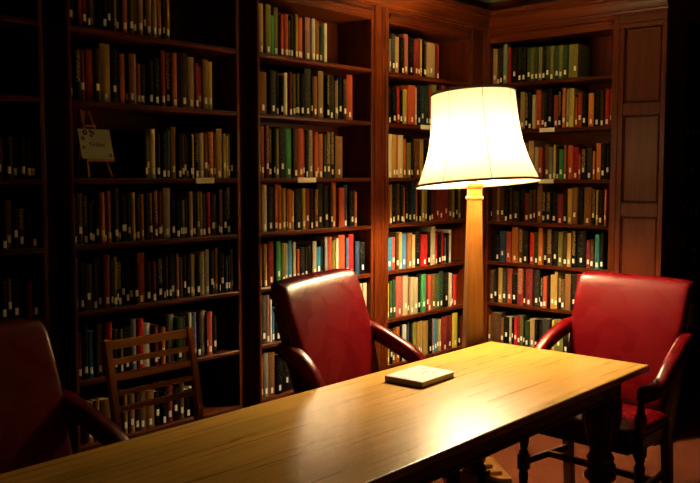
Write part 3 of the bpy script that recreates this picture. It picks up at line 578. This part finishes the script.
# ------------------------------------------------------------------ armchairs
def rrect(w, h, r, n=4):
    pts = []
    for cx, cy, a0 in ((w/2-r, h/2-r, 0), (-w/2+r, h/2-r, PI/2), (-w/2+r, -h/2+r, PI), (w/2-r, -h/2+r, 1.5*PI)):
        for i in range(n+1):
            a = a0 + PI/2*i/n; pts.append((cx + r*math.cos(a), cy + r*math.sin(a)))
    return pts
def armchair(label, loc, rz, s=1.0, zf=.662, sx=1.0, group='red leather armchairs around the table'):
    wide = sx
    t = thing('armchair', label, 'chair', loc, rz, group)
    t.scale = (s*wide, s, s)
    # padded back, slightly dished, leaning away
    b = MB(); nx, nz = 14, 12; th = .042
    z0, z1 = .50, 1.11
    def ctr(v):
        return (.185 + .172*v**1.3, z0 + (z1-z0)*v)
    def half(v): return .242 + .056*math.sin(PI/2*min(1, v*1.25)) - (.006 if v > .99 else 0)
    front = []; back = []
    def edge(u, v):   # pillow rounding towards the outline
        eu = max(0, abs(u)-.92)/.08; ev = max(0, abs(2*v-1)-.90)/.10
        return (1-math.sqrt(max(0, 1-min(1, eu)**2)))*.6 + (1-math.sqrt(max(0, 1-min(1, ev)**2)))*.6
    for k in range(nz+1):
        v = k/nz; v2 = [0,.015,.05,.12,.25,.38,.5,.62,.75,.88,.95,.985,1][k]
        y, z = ctr(v2)
        for i in range(nx+1):
            u = [-1,-.985,-.95,-.87,-.7,-.45,-.2,0,.2,.45,.7,.87,.95,.985,1][i]
            pil = min(1, edge(u, v2)); dish = .016*(1-u*u)
            crown = -.010*(abs(u)**6) if v2 > .9 else 0
            front.append((u*half(v2), y - th*(1-pil) + dish - .010*(1-(2*v2-1)**2)*(1-u*u), z + crown))
            back.append((u*half(v2), y + th*(1-pil)*.75 + dish*.6, z + crown))
    W = nx+1; n = len(front); fs = []
    for k in range(nz):
        for i in range(nx):
            a = k*W+i; fs.append((a, a+1, a+1+W, a+W)); fs.append((n+a+1, n+a, n+a+W, n+a+1+W))
    ring = [i for i in range(W)] + [k*W+nx for k in range(1, nz+1)] + [nz*W+i for i in range(nx-1, -1, -1)] + [k*W for k in range(nz-1, 0, -1)]
    for i in range(len(ring)):
        a, c = ring[i], ring[(i+1) % len(ring)]; fs.append((a, n+a, n+c, c))
    b.add(front + back, fs, True)
    b.build('backrest', redleather, t, sub=1)
    # seat cushion
    sb = MB(); rings = []
    for z, ins in ((.445, .0), (.452, -.004), (.475, -.006), (.492, .004), (.500, .022), (.506, .06), (.512, .14)):
        base = rrect(.56-2*ins, .46-2*ins, max(.012, .035-ins*.1), 5)
        rings.append([(p*(1.03 if q < 0 else .95), q - .015, z) for p, q in base])
    sb.loft(rings, True, True); sb.build('seat', redleather, t, sub=1)
    # seat rails
    rl = MB()
    rl.bar((-.268, -.205, .415), (.268, -.205, .415), .028, .055); rl.bar((-.25, .175, .415), (.25, .175, .415), .028, .055)
    for sx in (-1, 1): rl.bar((sx*.272, -.19, .415), (sx*.25, .17, .415), .028, .055)
    rl.build('seat_rail', darkoakX, t)
    for sx in (-1, 1):
        # front leg and arm post in one turned piece
        lx, ly = sx*.296, -.165
        p = MB()
        p.box(lx-.022, lx+.022, ly-.022, ly+.022, .375, .46); p.box(lx-.022, lx+.022, ly-.022, ly+.022, .175, .25)
        up = [(.018,.46),(.024,.466),(.024,.474),(.016,.482),(.020,.50),(.027,.525),(.027,.545),(.018,.575),(.014,.605),(.016,.625),(.024,.633),(.018,.642),(.020,.652)]
        up = [(r, .46 + (z-.46)*(zf-.01-.46)/(.652-.46)) for r, z in up]
        p.lathe(up, lx, ly, 16)
        p.lathe([(.018,.25),(.024,.257),(.024,.264),(.016,.272),(.022,.30),(.025,.325),(.018,.35),(.024,.362),(.024,.369),(.018,.375)], lx, ly, 16)
        p.lathe([(.014,0),(.022,.01),(.025,.04),(.018,.08),(.022,.12),(.024,.15),(.018,.175)], lx, ly, 16)
        p.build('arm_post', darkoak, t)
        q = MB()
        for a_, b_ in (((sx*.262, .215, 0), (sx*.262, .172, .40)), ((sx*.262, .172, .40), (sx*.272, .20, .54)), ((sx*.272, .20, .54), (sx*.285, .33, 1.0))):
            a_ = Vector(a_); b_ = Vector(b_)
            q.loft([[(c.x + i*.019, c.y + j*.024, c.z) for i, j in ((-1,-1),(1,-1),(1,1),(-1,1))] for c in (a_, b_)])
        q.build('rear_leg', darkoak, t)
        # padded armrest sweeping down to the front
        if zf > .65: path = [(.300, .335, .858), (.308, .255, .845), (.318, .165, .815), (.326, .085, .775), (.330, .02, .735), (.328, -.02, .695), (.324, -.05, .668), (.315, -.10, .662), (.303, -.155, .662), (.297, -.182, .660)]
        elif sx > 0: path = [(.300, .335, .858), (.303, .265, .842), (.306, .190, .812), (.309, .120, .775), (.312, .055, .742), (.314, .015, .712), (.314, -.012, .665), (.313, -.035, .605), (.312, -.065, zf), (.306, -.12, zf-.003), (.300, -.155, zf-.003), (.294, -.182, zf-.003)]
        else: path = [(.300, .335, .858), (.303, .275, .842), (.305, .215, .806), (.305, .175, .758), (.304, .148, .700), (.303, .128, .640), (.302, .100, zf+.004), (.302, .05, zf), (.300, -.05, zf-.003), (.297, -.155, zf-.003), (.294, -.182, zf-.003)]
        def sweep(name, w, h, dz, m, close):
            rings = []
            for k, (x, y, z) in enumerate(path):
                a_ = Vector(path[max(0, k-1)]); c_ = Vector(path[min(len(path)-1, k+1)]); d = (c_-a_).normalized()
                up_ = Vector((0,0,1)); r = d.cross(up_).normalized(); u_ = r.cross(d)
                f = (.55 if k in (0, len(path)-1) and close else 1)
                rings.append([Vector((x, y, z+dz)) + r*pp_*f + u_*qq_*f for pp_, qq_ in rrect(w, h, min(w, h)*.44, 3)])
            rings = [[Vector((sx*v.x, v.y, v.z)) for v in R_] for R_ in rings]
            bb = MB().loft(rings, True, True); bb.build(name, m, t, sub=1)
        sweep('armrest', .074, .058, .0, redleather, True)
        sweep('arm_support', .036, .022, -.036, darkoak, False)
        s2 = MB().bar((sx*.29, -.143, .215), (sx*.262, .175, .215), .02, .032); s2.build('stretcher', darkoakX, t)
    MB().bar((-.275, .02, .215), (.275, .02, .215), .03, .02, (0,1,0)).build('stretcher', darkoakX, t)
    return t
armchair('red leather armchair at the right end of the table', (-1.18, -1.383, 0), math.radians(-93.5))
armchair('red leather armchair behind the table, left of the lamp', (-2.099, -0.852, 0), 0.2269, 1.05, .583, 1.06)
armchair('dark shadowed leather armchair at the far left, partly cut off', (-3.694, -0.858, 0), 0.2269, 1.02, .590)

# ------------------------------------------------------------------ slatted wooden chair
lc = thing('slatted_chair', 'light wooden ladder-back chair with five slats behind the table', 'chair', (-3.045, -.66, 0), math.radians(-1))
def lx_(z): return .183 - .006*(1.0-z)
for sx in (-1, 1):
    b = MB()
    rings = []
    for z, y in ((0, .20), (.42, .165), (.70, .155), (1.005, .215)):
        rings.append([(sx*.183 + i*.013, y + j*.015, z) for i, j in ((-1,-1),(1,-1),(1,1),(-1,1))])
    b.loft(rings); b.build('post', slatwood, lc, bevel=.003)
    MB().bar((sx*.185, -.19, 0), (sx*.185, -.19, .42), .03, .03).build('leg', slatwood, lc, bevel=.003)
    MB().bar((sx*.185, -.174, .2), (sx*.183, .168, .2), .016, .025).build('side_stretcher', slatwoodX, lc)
    MB().bar((sx*.185, -.174, .405), (sx*.183, .150, .405), .02, .03).build('seat_rail', slatwoodX, lc)
def yb(z): return .155 + (.06*(z-.70)/.305 if z > .70 else 0)
for z, hh in ((.985, .032), (.925, .022), (.868, .024), (.812, .020), (.755, .022)):
    MB().bar((-.169, yb(z), z), (.169, yb(z), z), .014, hh).build('slat', slatwoodX, lc, bevel=.002)
MB().box(-.20, .20, -.205, .145, .421, .44).build('seat', slatwoodX, lc, bevel=.006)

# ------------------------------------------------------------------ floor lamp
LX, LY = -1.149, -.662
fl = thing('floor_lamp', 'lit floor lamp with tapered wooden post and cream bell shade', 'lamp', (LX, LY, 0), math.radians(-41))
b = MB(); b.box(-.17, .17, -.17, .17, 0, .035); b.box(-.13, .13, -.13, .13, .035, .06); b.box(-.09, .09, -.09, .09, .06, .085)
b.build('base', lampwood, fl, bevel=.006)
def oct_(h, c, z): return [(h, -h+c, z), (h, h-c, z), (h-c, h, z), (-h+c, h, z), (-h, h-c, z), (-h, -h+c, z), (-h+c, -h, z), (h-c, -h, z)]
MB().loft([oct_(.062, .012, .085), oct_(.0335, .008, 1.475)]).build('post', lampwood, fl)
MB().loft([oct_(.034, .008, 1.475), oct_(.040, .009, 1.480), oct_(.040, .009, 1.490), oct_(.034, .008, 1.496), oct_(.033, .008, 1.530), oct_(.037, .009, 1.538), oct_(.041, .01, 1.548), oct_(.041, .01, 1.562), oct_(.03, .008, 1.566)]).build('capital', lampwood, fl)
MB().lathe([(.012, 1.566), (.012, 1.62), (.02, 1.625), (.02, 1.65), (.008, 1.655), (.006, 2.02)], 0, 0, 14).build('stem', brass, fl)
bulbm, nt, bs_ = newmat('bulb_glass'); bs_.inputs['Emission Color'].default_value = (*LIGHT_COL, 1); bs_.inputs['Emission Strength'].default_value = BULB
bs_.inputs['Base Color'].default_value = (.9, .85, .7, 1)
for s in (-1, 1):
    MB().bar((0, 0, 1.64), (s*.06, 0, 1.662), .012, .012).build('bulb_arm', brass, fl)
    MB().lathe([(.004, 1.655), (.014, 1.665), (.014, 1.685), (.028, 1.715), (.033, 1.740), (.028, 1.765), (.012, 1.782), (.002, 1.785)], s*.07, 0, 16).build('bulb', bulbm, fl)
# shade fabric: bell profile, slightly tilted
def shade_mat():
    m, nt, b = newmat('shade_fabric')
    nt.nodes.remove(b); out = nt.nodes['Material Output']
    tc = N(nt, 'ShaderNodeTexCoord'); no = N(nt, 'ShaderNodeTexNoise', i_Scale=260.0, i_Detail=2.0); nt.links.new(tc.outputs['Object'], no.inputs['Vector'])
    rp = N(nt, 'ShaderNodeValToRGB'); e = rp.color_ramp.elements; e[0].color = (.78, .66, .42, 1); e[1].color = (.92, .84, .62, 1); nt.links.new(no.outputs['Fac'], rp.inputs[0])
    tr = N(nt, 'ShaderNodeBsdfTranslucent'); df = N(nt, 'ShaderNodeBsdfDiffuse')
    nt.links.new(rp.outputs[0], tr.inputs['Color']); nt.links.new(rp.outputs[0], df.inputs['Color'])
    mx = N(nt, 'ShaderNodeMixShader', i_0=.075); nt.links.new(df.outputs[0], mx.inputs[1]); nt.links.new(tr.outputs[0], mx.inputs[2])
    nt.links.new(mx.outputs[0], out.inputs['Surface'])
    return m
shm = shade_mat()
SP = [(.328, -.252), (.318, -.240), (.307, -.215), (.290, -.170), (.274, -.125), (.262, -.085), (.248, -.03), (.239, .03), (.232, .09), (.228, .15), (.225, .20), (.223, .252)]
SP = [(r*.985, -.252 + (z+.252)*.93) for r, z in SP]
NP = 8
sh = MB(); n = 64
def shr(r, a):   # panels flatten slightly between the seams
    k = (a/(2*PI)*NP) % 1.0
    return r*(1 - .012*math.sin(PI*k))
outer = [[(shr(r, 2*PI*i/n)*math.cos(2*PI*i/n), shr(r, 2*PI*i/n)*math.sin(2*PI*i/n), z) for i in range(n)] for r, z in SP]
inner = [[(shr(r-.0025, 2*PI*i/n)*math.cos(2*PI*i/n), shr(r-.0025, 2*PI*i/n)*math.sin(2*PI*i/n), z) for i in range(n)] for r, z in SP]
rings = outer + list(reversed(inner)) + [outer[0]]
sh.loft(outer, False, True)
shade = sh.build('shade', shm, fl)
shade.location = (0, 0, 1.812)
# tilt: right side and near side up
shade.rotation_euler = (math.radians(0), 0, 0)
rzinv = Matrix.Rotation(math.radians(41), 3, 'Z')
R3 = rzinv @ Matrix.Rotation(math.radians(-4.2), 3, Vector((.661, -.75, 0))) @ Matrix.Rotation(math.radians(-3.3), 3, Vector((.75, .661, 0)))
shade.rotation_mode = 'QUATERNION'; shade.rotation_quaternion = R3.to_quaternion()
for r, z in (SP[0], SP[-1]):
    tb = MB(); rg = []
    for k in range(8):
        a = 2*PI*k/8; rg.append([((r + .004*math.cos(a))*math.cos(2*PI*i/48), (r + .004*math.cos(a))*math.sin(2*PI*i/48), z + .0065*math.sin(a)) for i in range(48)])
    tb.loft(rg + [rg[0]], False, True); tb.build('shade_trim', trimcloth, shade)
for k in range(NP):
    a = 2*PI*k/NP + .0; sb_ = MB(); rg = []
    for r, z in SP: 
        c_, s_ = math.cos(a), math.sin(a); rr_ = r + .0008
        rg.append([(rr_*c_ + .0016*s_, rr_*s_ - .0016*c_, z), ((rr_+.0015)*c_, (rr_+.0015)*s_, z), (rr_*c_ - .0016*s_, rr_*s_ + .0016*c_, z)])
    sb_.loft(rg); sb_.build('seam', plain('seam_cloth', (.20, .10, .04), .8), shade)
sp = MB()
for k in range(3):
    a = 2*PI*k/3 + .3; sp.bar((0, 0, .205), (.220*math.cos(a), .220*math.sin(a), .211), .003, .003)
sp.build('spider', brass, shade)
MB().lathe([(.004, 2.02), (.010, 2.025), (.011, 2.032), (.006, 2.036), (.003, 2.042)], 0, 0, 12).build('finial', brass, fl)
